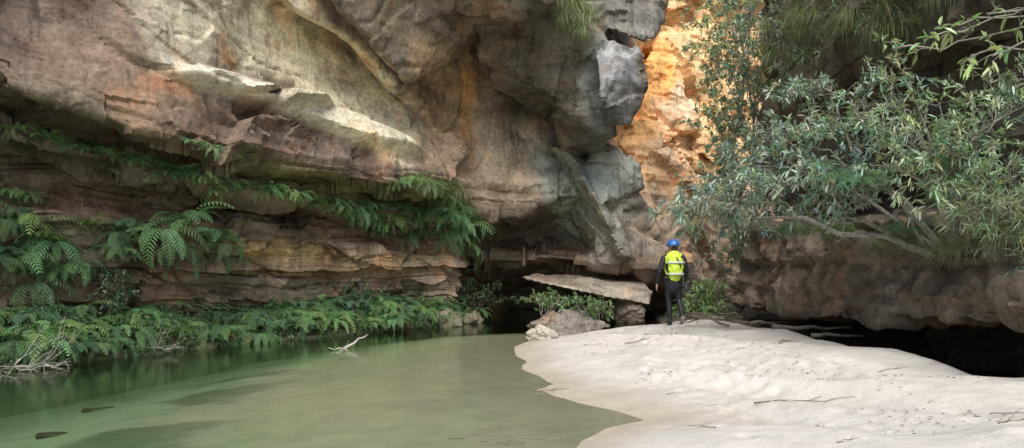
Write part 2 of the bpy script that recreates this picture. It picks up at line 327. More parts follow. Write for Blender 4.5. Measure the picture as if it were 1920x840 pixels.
ob=[Q((1135,195,24.5),(1170,165,24),(1215,190,24.2),(1240,270,24.3),(1200,310,24),(1140,275,24.2),(1200,180,27),(1200,290,27)),
 Q((1195,160,25),(1240,50,26),(1290,70,26.3),(1285,190,25.8),(1225,220,25.2),(1260,60,29),(1280,190,29)),
 Q((1225,235,25),(1262,165,25.8),(1310,200,26),(1320,300,26),(1260,340,25),(1220,310,24.6),(1290,200,29),(1290,320,29)),
 Q((1190,310,23.5),(1250,280,23.9),(1300,340,24.4),(1285,410,24.2),(1200,395,23.2),(1280,300,27),(1250,400,27)),
 Q((1190,390,22.7),(1265,385,23.4),(1310,440,23.9),(1300,500,23.9),(1200,500,22.5),(1280,480,26),(1220,420,26)),
 Q((1270,60,26.8),(1320,20,27.2),(1350,90,27.3),(1330,170,27),(1290,150,26.6),(1330,60,30),(1320,150,30)),
 Q((1290,170,26.9),(1340,150,27.4),(1370,240,27.4),(1340,310,27),(1300,280,26.6),(1350,180,30),(1340,290,30)),
 Q((1150,-200,25),(1180,60,25),(1225,20,25.2),(1250,-200,26),(1200,-200,29),(1200,60,29)),
 Q((1240,-200,25.6),(1250,20,26.2),(1310,10,26.8),(1330,-200,27),(1260,-200,30),(1300,10,30))]
hullrock('cliff',ob,.08,'warm orange sandstone wall with rounded weathered bulges','cliff','structure',(.64,.41,.22),[s for s in stains if s[0]>1180],(.26,.08,.015),.6,3,9,.06)  # base colour holds the orange rock plus painted warm bounce light
rh=[
 [(5.3,17.6,.68),(5.15,16.6,.68),(5.2,13.2,.62),(5.6,17.7,2.2),(5.35,16.5,2.35),(5.5,13.2,2.3),(9.5,17.6,1.1),(9.5,13,1.1),(9.5,17.6,2.6),(9.5,13,2.6)],
 [(5.2,13.6,.62),(5.1,11.6,.68),(5.3,9.4,.84),(5.5,13.6,2.3),(5.45,11.5,2.3),(5.6,9.5,2.05),(9.5,13.5,1.1),(9.5,9,1.2),(9.5,13.5,2.7),(9.5,9,2.6)],
 [(5.25,9.7,.84),(5.25,8.1,.93),(5.5,6.,1.0),(5.45,9.7,1.7),(5.35,8.1,1.6),(5.7,6.,1.55),(9.5,9.7,1.2),(9.5,5,1.2),(9.5,9.7,2.6),(9.5,5,2.4)],
 [(8.6,3,-1),(8.6,19,-1),(8.6,3,2.5),(8.6,19,2.5),(11,3,-1),(11,19,-1),(11,3,3),(11,19,3)],
 [(7.2,5,1.4),(6.6,17.2,2),(7.0,5,5.5),(6.3,17,5.5),(11,5,1.4),(11,18,2),(11,5,6),(11,18,6)],
 [(7.0,6,4.6),(6.2,9,4.9),(5.7,13,5.1),(5.55,16.6,5.0),(6.8,6,8.5),(5.8,12,9.5),(5.6,16.9,9.5),(11,6,5),(11,18,5),(11,6,9),(11,18,9.5)],
 [(5.75,15.8,4.0),(5.7,16.9,3.6),(6.2,17.2,2.2),(5.55,16.7,5.5),(5.9,14.8,5.5),(7.5,15,3),(7.5,17.5,3),(7,16,6)],
]
hullrock('cliff',rh,.07,'grey brown rock wall with a low undercut above the sand','cliff','structure',(.095,.078,.06),
 [(1500,500,14,260,60,0,(.145,.112,.085),.8),(1700,560,10,300,30,0,(.125,.097,.073),.7),(1450,550,16,90,40,0,(.21,.16,.12),.7),(1850,540,8.5,120,50,0,(.12,.093,.07),.7),(1440,130,16.8,40,120,0,(.24,.19,.13),.7)],(.15,.06,.008),.9,1,15,.085)
hullrock('rock_slab',[Q((976,521,20.6),(1000,515,22.5),(1110,514,22.8),(1205,526,22),(1226,545,20.6),(1218,572,20.4),(1140,557,19.9),(1030,534,20.0),(1050,534,21),(1190,564,21.2),(1120,550,22),(1215,568,21.8))],.045,'thin flat tilted grey brown rock slab lying in the cave mouth','rock',None,(.27,.235,.195),[],(.035,.02,.006),1.2,0,21,.015)
def boulder(name,c,s,label,base,seed,vox=.03):
    rs=np.random.RandomState(seed); pts=rs.randn(26,3); pts/=np.linalg.norm(pts,axis=1)[:,None]; pts*=1+.12*rs.randn(26,1)
    return hullrock(name,[[tuple(np.array(c)+p*np.array(s)) for p in pts]],vox,label,'rock',None,base,[],(.06,.02,.01),2.4,2,seed)
boulder('boulder',(1.3,17.2,.2),(.98,.5,.43),'rounded grey brown boulder with small plants growing on it',(.15,.135,.12),31)
boulder('boulder',(.62,15.4,.08),(.32,.22,.2),'small pale angular rock at the edge of the sand',(.28,.255,.215),33,.02)
boulder('boulder',(3.3,20.8,.25),(.45,.4,.5),'small dark boulder propping the slab beside the cave mouth',(.14,.115,.09),35)
boulder('boulder',(-1.75,19.5,.15),(.55,.35,.28),'low mossy rock at the water edge',(.13,.12,.08),37)
boulder('boulder',(-1.1,20.6,.1),(.4,.3,.22),'low mossy rock at the water edge',(.13,.12,.08),39)
# ---------------------------------------------------------------- ground
def sdist(X,Y,poly):
    n=len(poly); d=np.full(X.shape,1e9); ins=np.zeros(X.shape,bool)
    for i in range(n):
        x0,y0=poly[i];x1,y1=poly[(i+1)%n]; ex,ey=x1-x0,y1-y0
        t=np.clip(((X-x0)*ex+(Y-y0)*ey)/(ex*ex+ey*ey),0,1); d=np.minimum(d,np.hypot(X-x0-t*ex,Y-y0-t*ey))
        c=((y0>Y)!=(y1>Y))&(X<(x1-x0)*(Y-y0)/((y1-y0) if y1!=y0 else 1e-9)+x0); ins^=c
    return np.where(ins,d,-d)
sandp=[(-2,-60),(-.8,-5),(-.4,1),(.1,4.2),(.45,5.6),(.65,6.5),(.95,7.05),(1.3,7.4),(1.0,8.0),(.55,8.7),(.35,9.25),(.55,9.7),(.4,10.4),(.16,11.2),(.25,11.9),(.06,12.8),(.05,14.3),(.3,15.3),(.9,16.5),(1.9,17.9),(3,18.8),(4,20),(4.6,24),(5,34),(90,34),(90,-60)]
bankp=[(-30,-60),(-14,-2),(-9.2,7),(-7.6,10.4),(-6.8,12.2),(-6.0,13.8),(-5.1,15.2),(-3.95,16.7),(-2.7,18.2),(-1.5,19.9),(-1.0,21.5),(-1.5,34),(-90,34),(-90,-60)]
def gz(X,Y):
    sh=X.shape; X=X.ravel();Y=Y.ravel(); P=np.stack([X,Y,X*0],1)
    ds=sdist(X,Y,sandp)+.10*fbm(P*1.3,3,70)*sst(16,9,Y); db=sdist(X,Y,bankp)+.2*fbm(P*1.5,3,71)
    rid=1-np.abs(fbm(np.stack([X*.8+.5*Y,Y*.3-.3*X,X*0],1),2,73))*2
    dp=np.maximum(ds,0)
    zi=.27*(1-np.exp(-(dp/1.2)**1.4))+.14*sst(.5,5,ds)+sst(.1,1.5,ds)*(.10*rid-.06+.04*fbm(P*.7,2,75)+.012*fbm(P*3.2,3,76)+.006*fbm(P*9,2,77))
    zi=zi-.75*sst(4.9,6.4,X+.12*(Y-10))*sst(16.5,14.5,Y)
    dn=np.maximum(-ds,0)
    zo=-.13*(1-np.exp(-(dn/2.0)**1.3))-.6*sst(1.6,9,dn)+.03*fbm(P*1.2,3,78)*sst(0,1,-ds)
    z=np.where(ds>0,zi,zo); z=np.where((Y>18)&(ds<0),z-.5*sst(18,20,Y),z)
    zb=.72*(1-np.exp(-np.maximum(db,0)/.7))+.06*fbm(P*2.5,3,79)*sst(0,.5,db)
    z=np.where(db>0,np.maximum(zb,z),z)
    return z.reshape(sh),ds.reshape(sh),db.reshape(sh)
def axis(a,b,step,lo,hi):
    m=list(np.arange(a,b,step)); x=a;s=step;L=[]
    while x>lo: s*=1.35; x-=s; L.append(x)
    x=m[-1];s=step;R=[]
    while x<hi: s*=1.35; x+=s; R.append(x)
    return np.array(L[::-1]+m+R)
ax=axis(-9,7.5,.045,-400,400); ay=axis(4.5,20.5,.045,-300,400)
X,Y=np.meshgrid(ax,ay,indexing='ij'); Z,ds,db=gz(X,Y)
rs=np.random.RandomState(4)
for k in range(420): # footprints / dimples
    if k<300:
        t=rs.rand(); cx=3.4-1.2*t+rs.randn()*.5; cy=15.5-9*t
    else: cx=rs.uniform(.8,5.2);cy=rs.uniform(5.6,15.5)
    i0=np.searchsorted(ax,cx);j0=np.searchsorted(ay,cy);sl=(slice(max(i0-9,0),i0+9),slice(max(j0-9,0),j0+9))
    q=((X[sl]-cx)/.055)**2+((Y[sl]-cy)/.12)**2; a=rs.uniform(.5,1.1)
    Z[sl]+=a*(-.024*np.exp(-q)+.008*np.exp(-((np.sqrt(q)-1.5)/.45)**2))*sst(.3,.8,ds[sl])
Pg=np.stack([X,Y,Z],-1).reshape(-1,3); zf=Z.ravel();dsf=ds.ravel();dbf=db.ravel()
n1=fbm(Pg*.8,4,81)
dry=np.array([.63,.58,.52]);wet=np.array([.48,.42,.32]);shal=np.array([.54,.49,.36]);deep=np.array([.34,.43,.27]);dk=np.array([.08,.12,.06])
C=np.tile(dry,(len(Pg),1))*(1+.07*n1)[:,None]
def mixc(C,c,k): return C*(1-k[:,None])+np.array(c)*k[:,None]
C=mixc(C,wet,1-sst(.0,.12,zf+.025*n1)); C=mixc(C,shal,1-sst(-.10,.0,zf))
C=mixc(C,deep,1-sst(-.44,-.09,zf+.20*n1))
C=mixc(C,dk,sst(.10,.3,fbm(Pg*np.array([.5,1.2,0]),4,88))*sst(2.5,5,-dsf)*.7)
C=mixc(C,(.13,.19,.10),sst(-2.6,-.3,dbf)*.85)
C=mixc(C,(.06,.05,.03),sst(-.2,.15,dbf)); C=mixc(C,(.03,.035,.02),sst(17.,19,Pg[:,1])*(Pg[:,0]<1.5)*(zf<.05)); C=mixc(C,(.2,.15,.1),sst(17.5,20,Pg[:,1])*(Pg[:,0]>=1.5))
C=mixc(C,(.12,.10,.075),sst(5.0,5.7,Pg[:,0]+.12*(Pg[:,1]-10))*sst(4,6,Pg[:,1]))  # sand inside the undercut painted darker, standing in for its shade
gm,t,b=nt('river_sand'); Pn=pos(t); c=N(t,'ShaderNodeAttribute',attribute_name='Col').outputs['Color']
c=mul(t,c,ramp(t,noise(t,Pn,70,3,.8),[(.3,.80),(.7,1.12)])); c=mul(t,c,ramp(t,noise(t,Pn,2.5,5,.6),[(.3,.86),(.7,1.07)])); 
c=mul(t,c,(.32,.24,.17),ramp(t,noise(t,Pn,38,4,.8),[(.63,0.),(.69,.6)]),'MIX')
t.links.new(c,b.inputs['Base Color']); b.inputs['Roughness'].default_value=.95; b.inputs['Specular IOR Level'].default_value=.1
n0=bump(t,None,noise(t,Pn,9,5,.65),.6,.03); bump(t,b,noise(t,Pn,45,4,.8),.6,.01,n0)
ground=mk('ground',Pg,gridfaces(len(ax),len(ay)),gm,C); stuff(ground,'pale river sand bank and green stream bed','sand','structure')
def G1(x,y):
    i=min(max(np.searchsorted(ax,x),1),len(ax)-1);j=min(max(np.searchsorted(ay,y),1),len(ay)-1); return float(Z[i,j])
wm=bpy.data.materials.new('clear_green_water'); wm.use_nodes=True; t=wm.node_tree; t.nodes.clear()
out=N(t,'ShaderNodeOutputMaterial'); mx=N(t,'ShaderNodeMixShader'); tr=N(t,'ShaderNodeBsdfTransparent'); tr.inputs[0].default_value=(.90,.96,.885,1)
gl=N(t,'ShaderNodeBsdfGlossy'); gl.inputs['Roughness'].default_value=.01; gl.inputs[0].default_value=(.92,.98,.92,1); fr=N(t,'ShaderNodeFresnel'); fr.inputs[0].default_value=1.36
Pn=pos(t); h=noise(t,Pn,2.2,4,.55,(1,.7,1)); nb=bump(t,None,h,.22,.03); nb=bump(t,None,noise(t,Pn,11,3,.5,(.7,1.3,1)),.2,.012,nb)
t.links.new(nb,gl.inputs['Normal']);t.links.new(nb,fr.inputs['Normal'])
t.links.new(fr.outputs[0],mx.inputs[0]);t.links.new(tr.outputs[0],mx.inputs[1]);t.links.new(gl.outputs[0],mx.inputs[2]);t.links.new(mx.outputs[0],out.inputs[0])
wx=np.linspace(-30,4.2,30);wy=np.linspace(-20,33,40);A,B=np.meshgrid(wx,wy,indexing='ij')
water=mk('water',np.stack([A,B,A*0],-1).reshape(-1,3),gridfaces(30,40),wm); stuff(water,'shallow clear green creek pool','water','structure')
# ---------------------------------------------------------------- ferns
def fern_mesh(seed,nf=9,L=1.0,droop=.5,upr=.7,tone=(.05,.13,.045),wd=.24,n=16,wf=.42):
    rs=np.random.RandomState(seed); p=[];d=[];nn=[];ll=[];ww=[];cc=[]
    for k in range(nf):
        az=2*math.pi*(k+rs.rand()*.6)/nf; el=upr*(.7+.6*rs.rand()); Lf=L*(.6+.55*rs.rand())
        h=np.array([math.cos(az),math.sin(az),0]); s=np.linspace(0,1,n)
        ang=el-s*(el+droop)*(.8+.4*rs.rand()); st=Lf/n
        pts=np.cumsum(np.stack([h[0]*np.cos(ang),h[1]*np.cos(ang),np.sin(ang)],1)*st,0); tg=np.gradient(pts,axis=0); tg/=np.linalg.norm(tg,axis=1)[:,None]
        side=np.array([-h[1],h[0],0]); tn=np.array(tone)*(.5+1.0*rs.rand())*np.array([.8+.5*rs.rand(),1,.8+.4*rs.rand()])
        for q in range(0,n-1):
            p.append(pts[q]);d.append(tg[q]);nn.append(np.cross(tg[q],side));ll.append(st*1.5);ww.append(.010);cc.append(tn*1.2)
        for sg in (-1,1):
            for q in range(2,n):
                f=q/n
                base=pts[q]; pl=Lf*wd*math.sin(math.pi*min(f*.85+.15,1))**.7*(.9+.2*rs.rand())
                nz=np.cross(tg[q],side); dd=side*sg+tg[q]*.5-np.array([0,0,.2])
                p.append(base);d.append(dd);nn.append(nz*np.sign(nz[2]+1e-6));ll.append(pl);ww.append(Lf*wf/n*(1-.4*f));cc.append(tn*(.8+.4*rs.rand()))
    return leaves('fern',p,d,np.array(nn),np.array(ll),np.array(ww),np.array(cc),FERN,.22)
def joinmesh(o):
    me=o.data; bpy.data.objects.remove(o); return me
fm=[joinmesh(fern_mesh(s,15,1.0,.9,1.0,tn,.17,15)) for s,tn in ((1,(.11,.21,.10)),(2,(.14,.26,.11)),(3,(.11,.21,.11)),(4,(.18,.30,.10)))]
hang=[joinmesh(fern_mesh(s,13,1.0,1.7,.5,tn,.15,15)) for s,tn in ((5,(.12,.23,.11)),(6,(.15,.26,.12)))]
sml=[joinmesh(fern_mesh(s,17,1.0,dr,.9,tn,.13,12,.5)) for s,tn,dr in ((7,(.16,.28,.12),1.0),(8,(.19,.32,.13),1.4),(9,(.14,.25,.12),.6))]
def put(name,me,loc,s,rz,label,cat,grp,tilt=(0,0)):
    o=bpy.data.objects.new(name,me); scene.collection.objects.link(o); o.location=loc; o.scale=(s,s,s*(.9+.2*random.random())); o.rotation_euler=(tilt[0],tilt[1],rz)
    o['label']=label;o['category']=cat;o['group']=grp; return o
def interp(poly,n,jit=6):
    poly=np.array(poly,float); s=np.linspace(0,len(poly)-1.001,n); i=s.astype(int); f=(s-i)[:,None]
    return poly[i]*(1-f)+poly[i+1]*f+RS.randn(n,2)*jit
def ledge(poly,n,size,meshes,jit=5,lbl='small green fern growing from a rock ledge',off=.1):
    for u,v in interp(poly,n,jit):
        p=on_cliff(u,v); put('fern',random.choice(meshes),(p[0]+off*.6,p[1]-off,p[2]),size*(.5+.9*random.random()),random.random()*6.3,lbl,'fern','ferns growing along the ledges',(random.uniform(0,.4),random.uniform(-.1,.3)))
ledge([(110,280),(230,298),(300,320),(380,345),(450,352)],36,.38,sml,7,off=.18)
ledge([(450,352),(540,366),(620,382),(690,396),(760,400),(830,410)],56,.42,sml,7,off=.18)
ledge([(640,410),(720,420),(800,430),(860,440)],20,.55,hang+sml,12,off=.15)
ledge([(690,370),(780,350),(830,370)],14,.5,sml+fm,10,off=.15)
ledge([(800,380),(860,400),(875,450)],14,.75,hang+sml,12,'drooping fern spilling over the ledge corner',off=.2)
ledge([(0,235),(60,250),(100,262)],7,.3,sml)
ledge([(350,270),(440,295)],7,.34,sml)
ledge([(0,370),(70,375)],5,.35,sml)
ledge([(0,420),(60,435),(140,450)],14,.66,fm+hang,14,'large dark green fern hanging against the rock wall',.2)
ledge([(0,490),(70,500),(140,515)],14,.66,fm+hang,14,'large dark green fern hanging against the rock wall',.2)
ledge([(215,430),(230,500)],6,.66,fm+hang,10,'large green fern on the rock wall',.2)
for u,v,s in ((300,430,.95),(385,455,1.0),(345,430,1.0),(415,465,.85),(285,455,.8),(330,470,.8),(840,445,.95),(862,465,.9)):
    p=on_cliff(u,v); put('fern',hang[1] if u>500 else random.choice([fm[1],hang[1],hang[0]]),(p[0]+.15,p[1]-.25,p[2]),s,random.random()*6,'large arching fern with long serrated fronds','fern','ferns growing along the ledges',(.3,.15))
def bankpt(u,extra):
    pts=np.array(bankp[2:11]); us=960+F*pts[:,0]/pts[:,1]; x=np.interp(u,us,pts[:,0]); y=np.interp(u,us,pts[:,1]); return x-extra*.75,y+extra*.6
for k in range(130):
    u=random.choice([random.uniform(-60,300),random.uniform(300,900),random.uniform(500,900)]); e=random.uniform(-.05,1.1); x,y=bankpt(u,e); z=G1(x,y)
    put('fern',random.choice(fm+sml+hang),(x,y,max(z,0)+.15),random.uniform(.4,.8),random.random()*6.3,'green fern on the creek bank','fern','ferns on the creek bank')
for u,e,s in ((600,.4,.9),(585,.2,.8),(740,.5,.85),(800,.4,.8),(50,.3,.7),(350,.15,.6),(430,.2,.6)):
    x,y=bankpt(u,e); put('fern',fm[3],(x,y,G1(x,y)+.1),s,random.random()*6,'bright green arching fern beside the water','fern','ferns on the creek bank')
for (x,y,s) in ((4.3,18.2,.7),(4.7,17.9,.6),(5.0,18.4,.7)):
    put('fern',fm[3],(x,y,G1(x,y)+.25),s,random.random()*6,'bright yellow green fern on the sand edge','fern','ferns beside the sand')
# ---------------------------------------------------------------- leaf clouds
def tones(n,base,rs,var=.45,hue=.15):
    b=np.array(base)*(1-var+2*var*rs.rand(n,1)); b[:,0]*=1+hue*rs.randn(n); b[:,2]*=1+hue*rs.randn(n); return np.clip(b,.005,.6)
def ros(centers,dirs,k,L,Wr,rs,base,spread=1.0):
    n=len(centers); p=np.repeat(centers,k,0)+rs.randn(n*k,3)*L*.18; d=np.repeat(dirs,k,0)*.7+rs.randn(n*k,3)*spread*.75
    nr=rs.randn(n*k,3)*.45; nr[:,2]+=1; ll=L*(.6+.7*rs.rand(n*k))
    tn=np.repeat(tones(n,base,rs),k,0)*(.75+.5*rs.rand(n*k,1)); return p,d,nr,ll,ll*Wr,tn
rs=np.random.RandomState(21); cs=[]
while len(cs)<6000:
    u=rs.uniform(-150,905); e=rs.uniform(-.15,1.3); x,y=bankpt(u,e); z=G1(x,y)
    if z<-.05 and rs.rand()<.4: continue
    h=abs(rs.randn())*.12+.02; q=fbm(np.array([[x*1.6,y*1.6,0]]),2,91)[0]
    if q<-.25: continue
    cs.append((x+rs.randn()*.05,y+rs.randn()*.05,max(z,0)+h*(1+1.5*q)))
cs=np.array(cs); dd=rs.randn(len(cs),3)*.5; dd[:,2]+=.3
p,d,nr,ll,ww,tn=ros(cs,dd,7,.065,.3,rs,(.08,.14,.055))
o=leaves('ground_cover',p,d,nr,ll,ww,tn,LEAF,.2); stuff(o,'dense low leafy plants covering the creek bank','ground cover')
def plant(name,base,targets,rs,label,cat,L=.11,Wr=.27,tone=(.09,.14,.07),r0=.03,twigs=10,tl=.45,k=7,nros=3,sag=.15,bark=BARK,grp=None,nleafrange=(.35,1),fork=None,stems=0):
    e=bpy.data.objects.new(name,None); scene.collection.objects.link(e); e.location=base; e['label']=label;e['category']=cat
    if grp:e['group']=grp
    mb=MB(); C=[];Dn=[]
    b0=np.array(base,float); done=[]
    if fork is not None:
        FK=curve(b0*0,np.array(fork)-b0,9,0,.02,rs); tube(mb,FK,np.linspace(r0*1.3,r0*.35,9),8)
    for ti,tg in enumerate(targets):
        if fork is not None:
            tz=(tg[2]-base[2])*.75; kk=int(np.argmin(np.abs(FK[:,2]-tz))); s0=FK[min(kk,8)]; rr=r0*.4
        elif stems and ti>=stems: # branch off the nearest existing stem
            T=np.array(tg)-b0; best=min(done,key=lambda Q:np.linalg.norm(Q[-1]-T)); s0=best[rs.randint(3,6)]; rr=r0*.35
        else: s0=rs.randn(3)*np.array([.08,.08,.02]); rr=r0*(.5+.6*rs.rand())
        P=curve(s0,np.array(tg)-b0,9,sag*(.5+rs.rand()),.035,rs); done.append(P)
        tube(mb,P,np.linspace(rr,.006,9),6)
        for q in range(twigs):
            f=rs.uniform(*nleafrange); i=min(int(f*8),7); s=P[i]+(P[i+1]-P[i])*(f*8-i); dr=(P[i+1]-P[i]); dr/=np.linalg.norm(dr)+1e-9
            dv=dr*.6+rs.randn(3)*.7; dv[2]+=.15; dv/=np.linalg.norm(dv); T=curve(s,s+dv*tl*(.5+.9*rs.rand()),5,.08,.05,rs)
            tube(mb,T,np.linspace(.006,.0022,5),3,cap=False)
            for m in range(nros):
                g=T[-1] if m==0 else T[rs.randint(1,5)]+rs.randn(3)*.06
                C.append(g);Dn.append(dv)
    V,Fc,_=mb.out(); mk('trunk',V,Fc,bark,parent=e)
    C=np.array(C);Dn=np.array(Dn); p,d,nr,ll,ww,tn=ros(C,Dn,k,L,Wr,rs,tone)
    leaves('crown',p,d,nr,ll,ww,tn,LEAF,.25,parent=e); return e
rs=np.random.RandomState(3)
tg=[(1480,300,11.5),(1340,360,12.5),(1500,220,11.5),(1600,300,10),(1470,390,12),(1260,410,12.8),(1420,330,12),(1350,410,12.5),(1540,360,11),(1560,250,10.8),(1620,190,10.5),(1430,270,12.5),(1380,300,12.8),(1280,385,12.2),(1430,360,11.2),(1480,260,11),(1350,340,12.6),(1520,330,10.5),(1250,430,12.4),(1310,370,12.8),(1310,425,12.6),(1400,420,13),(1540,160,11.5),(1490,180,12),(1580,390,10.6)]
plant('shrub',W(1760,480,9.6),[W(*a) for a in tg],rs,'large spreading shrub with glossy leaves arching over the sand','shrub',L=.13,Wr=.25,tone=(.31,.38,.31),r0=.045,twigs=9,tl=.40,k=8,nros=3,sag=.12,nleafrange=(.4,1),stems=6)
tg=[(1650,170,9.5),(1760,190,8.8),(1820,170,8.6),(1720,250,8.6),(1900,300,8),(1700,150,9),(1790,280,8.3),(1860,230,8.2),(1640,240,9.3),(1680,320,8.8),(1590,200,10),(1750,340,8.6),(1830,350,8.2),(1920,200,8.2),(1660,130,9.6),(1880,160,8.6)]
plant('shrub',W(1810,490,9.0),[W(*a) for a in tg],rs,'leafy green shrub with upright branches on the rock ledge','shrub',L=.11,Wr=.2,tone=(.31,.39,.25),r0=.04,twigs=10,tl=.36,k=9,nros=3,sag=.06,nleafrange=(.4,1),stems=6)
tg=[(1880,330,7.9),(1860,390,8.0),(1920,380,7.6),(1950,440,7.6),(1900,420,7.8),(1840,400,8.2)]
plant('shrub',W(1930,470,8.4),[W(*a) for a in tg],rs,'fine leaved weeping shrub beside the rock wall','shrub',L=.13,Wr=.08,tone=(.27,.33,.20),r0=.02,twigs=13,tl=.33,k=12,nros=3,sag=.1)
bx,by=6.0,19.6
tg=[(1370,300,19),(1350,250,19.5),(1350,340,19.3),(1390,200,19),(1410,230,18.8),(1380,130,19.5),(1400,120,19),(1430,60,18.5),(1400,30,19.5),(1370,60,20),(1360,180,20),(1420,320,18.5),(1390,380,19),(1370,410,19.5),(1400,440,18.6),(1440,400,18),(1430,480,18.6),(1420,170,18.5),(1360,10,20),(1400,-40,19),(1410,270,18.6),(1380,460,19)]
plant('tree',(bx,by,G1(bx,by)),[W(*a) for a in tg],rs,'slender rainforest tree with small green leaves','tree',L=.12,Wr=.38,tone=(.30,.37,.26),r0=.045,twigs=13,tl=.75,k=9,nros=3,sag=.03,fork=W(1410,0,19.3))
bx,by=6.6,21.4
tg=[(1330,150,21),(1350,70,21),(1350,300,20.8),(1370,-10,21),(1400,80,21),(1310,80,21.2),(1400,-80,21),(1370,250,21),(1420,10,20.8),(1310,0,21),(1340,220,21),(1360,400,21),(1350,350,21),(1360,470,21),(1300,30,21.4)]
plant('tree',(bx,by,G1(bx,by)),[W(*a) for a in tg],rs,'tall pale green tree in the canyon gap','tree',L=.13,Wr=.32,tone=(.42,.48,.30),r0=.045,twigs=17,tl=.65,k=8,nros=3,sag=.03,fork=W(1390,-40,21))
tg=[(1480,70,15),(1540,40,14),(1440,20,16),(1600,20,13),(1420,90,16),(1500,120,15),(1650,30,12.4),(1560,100,14),(1700,10,12),(1640,70,12.6),(1750,30,11.4),(1800,10,11),(1460,160,15),(1850,30,10.5),(1700,60,12)]
plant('shrub',(6.2,14.2,5.6),[W(*a) for a in tg],rs,'leafy shrub hanging from the top of the rock wall','shrub',L=.10,Wr=.26,tone=(.30,.36,.26),r0=.03,twigs=15,tl=.5,k=8,nros=3,sag=.1)
tg=[(1670,92,5.2),(1770,45,5.0),(1800,120,5.1),(1730,75,5.1),(1860,105,4.9),(1850,25,4.8)]
plant('branch',W(2080,-40,4.9),[W(*a) for a in tg],rs,'thin overhanging twig with fresh bright green leaf rosettes','branch',L=.08,Wr=.3,tone=(.32,.44,.17),r0=.006,twigs=3,tl=.12,k=6,nros=1,sag=-.05,nleafrange=(.7,.99))
for (u,e,tone,L) in ((880,.3,(.12,.19,.09),.09),(905,.0,(.10,.16,.08),.09),(250,.9,(.09,.14,.08),.09),(690,.5,(.10,.16,.08),.08)):
    x,y=bankpt(u,e); z=max(G1(x,y),.05); tgs=[(x+rs.randn()*.35,y+rs.randn()*.25,z+.35+rs.rand()*.6) for _ in range(9)]
    plant('shrub',(x,y,z),tgs,rs,'low dark leafy shrub on the creek bank','shrub',L=L,Wr=.33,tone=tone,r0=.010,twigs=7,tl=.2,k=8,nros=2,grp='low shrubs on the creek bank',bark=DRIFT)
for (x,y) in ((4.35,17.9),(4.85,18.1)):
    z=G1(x,y); tgs=[(x+rs.randn()*.22,y+rs.randn()*.2,z+.35+rs.rand()*.6) for _ in range(10)]
    plant('shrub',(x,y,z),tgs,rs,'small upright bright green leafy shrub on the sand edge','shrub',L=.12,Wr=.2,tone=(.22,.32,.12),r0=.01,twigs=6,tl=.2,k=8,nros=2,grp='bright shrubs beside the sand')
for (x,y,z,n) in ((.95,17.1,.5,9),(1.6,17.1,.45,8),(.75,16.9,.45,6),(2.0,17.1,.35,7)):
    tgs=[(x+rs.randn()*.22,y+rs.randn()*.15,z+.15+rs.rand()*.25) for _ in range(n)]
    plant('plant',(x,y,z),tgs,rs,'small leafy green plant growing on the boulder','plant',L=.08,Wr=.28,tone=(.17,.27,.11),r0=.008,twigs=4,tl=.14,k=7,nros=2,grp='plants on the boulder')
# ---------------------------------------------------------------- grass tussocks
def tuss(seed,n,L,tone,droop=1.6):
    rs=np.random.RandomState(seed); V=[];Fc=[];C=[]
    for k in range(n):
        az=rs.rand()*6.28; el=rs.uniform(.3,1.4); h=np.array([math.cos(az),math.sin(az)]); Lb=L*(.5+.7*rs.rand()); m=7; a=el-np.linspace(0,1,m)*droop*(.7+.6*rs.rand())
        pts=np.cumsum(np.stack([h[0]*np.cos(a),h[1]*np.cos(a),np.sin(a)],1)*Lb/m,0)+np.array([rs.randn()*.04,rs.randn()*.04,0]); sd=np.array([-h[1],h[0],0])*.006*L**.5
        w=np.linspace(1,.15,m)[:,None]; n0=sum(len(v) for v in V)
        V.append(np.concatenate([pts+sd*w,pts-sd*w])); 
        for j in range(m-1): Fc.append((n0+j,n0+j+1,n0+m+j+1,n0+m+j))
        C.append(np.tile(np.array(tone)*(.6+.8*rs.rand())*np.array([.8+.6*rs.rand(),1,1]),(2*m,1)))
    o=mk('t',np.concatenate(V),np.array(Fc),GRASS,np.concatenate(C)); return joinmesh(o)
tm=[tuss(1,230,1.0,(.22,.27,.15)),tuss(2,230,1.0,(.26,.31,.15)),tuss(3,260,1.0,(.26,.31,.16),2.6)]
def tput(p,s,lbl='drooping tuft of long grass on the rock',i=None):
    put('grass_tussock',tm[i] if i is not None else random.choice(tm),p,s,random.random()*6.3,lbl,'grass','grass tufts on the rocks',(random.uniform(-.3,.3),random.uniform(-.3,.3)))
for u,v,s in ((800,350,.75),(830,360,.85),(860,365,.8),(845,385,.8),(870,390,.7),(780,345,.6),(815,375,.7)):
    p=on_cliff(u,v); tput((p[0],p[1]-.15,p[2]),s,'drooping grass tuft at the corner of the ledge')
for u,v,d,s in ((1060,0,17.4,.9),(1080,20,17.3,.9),(1100,35,17.3,.8),(1045,-10,17.4,.8),(1090,60,17.3,.7),(1065,40,17.4,.8)):
    tput(W(u,v,d),s,'bright grass clump hanging from the overhang',2)
for k in range(34):
    y=random.uniform(8.5,16.6); x=5.55+(16.6-y)*.07; tput((x+random.uniform(-.25,.1),y,random.uniform(5.0,6.6)),random.uniform(.5,.85),'long grass draping over the top of the dark wall')
for u,v,d,s in ((1640,470,10.8,.5),(1700,460,10,.5),(1790,480,9,.6),(1820,470,8.6,.55),(1760,475,9.3,.5),(1900,450,8,.5),(1560,450,12,.5)):
    tput(W(u,v,d),s,'grass tuft hanging over the rock ledge')
for u,v,d,s in ((1620,350,9.6,.8),(1730,320,9,.6),(1560,440,11.5,.6),(1480,440,13,.6),(1690,440,9.8,.5)):
    put('fern',random.choice(fm),W(u,v,d),s,random.random()*6,'green fern growing among the shrubs','fern','ferns among the shrubs')
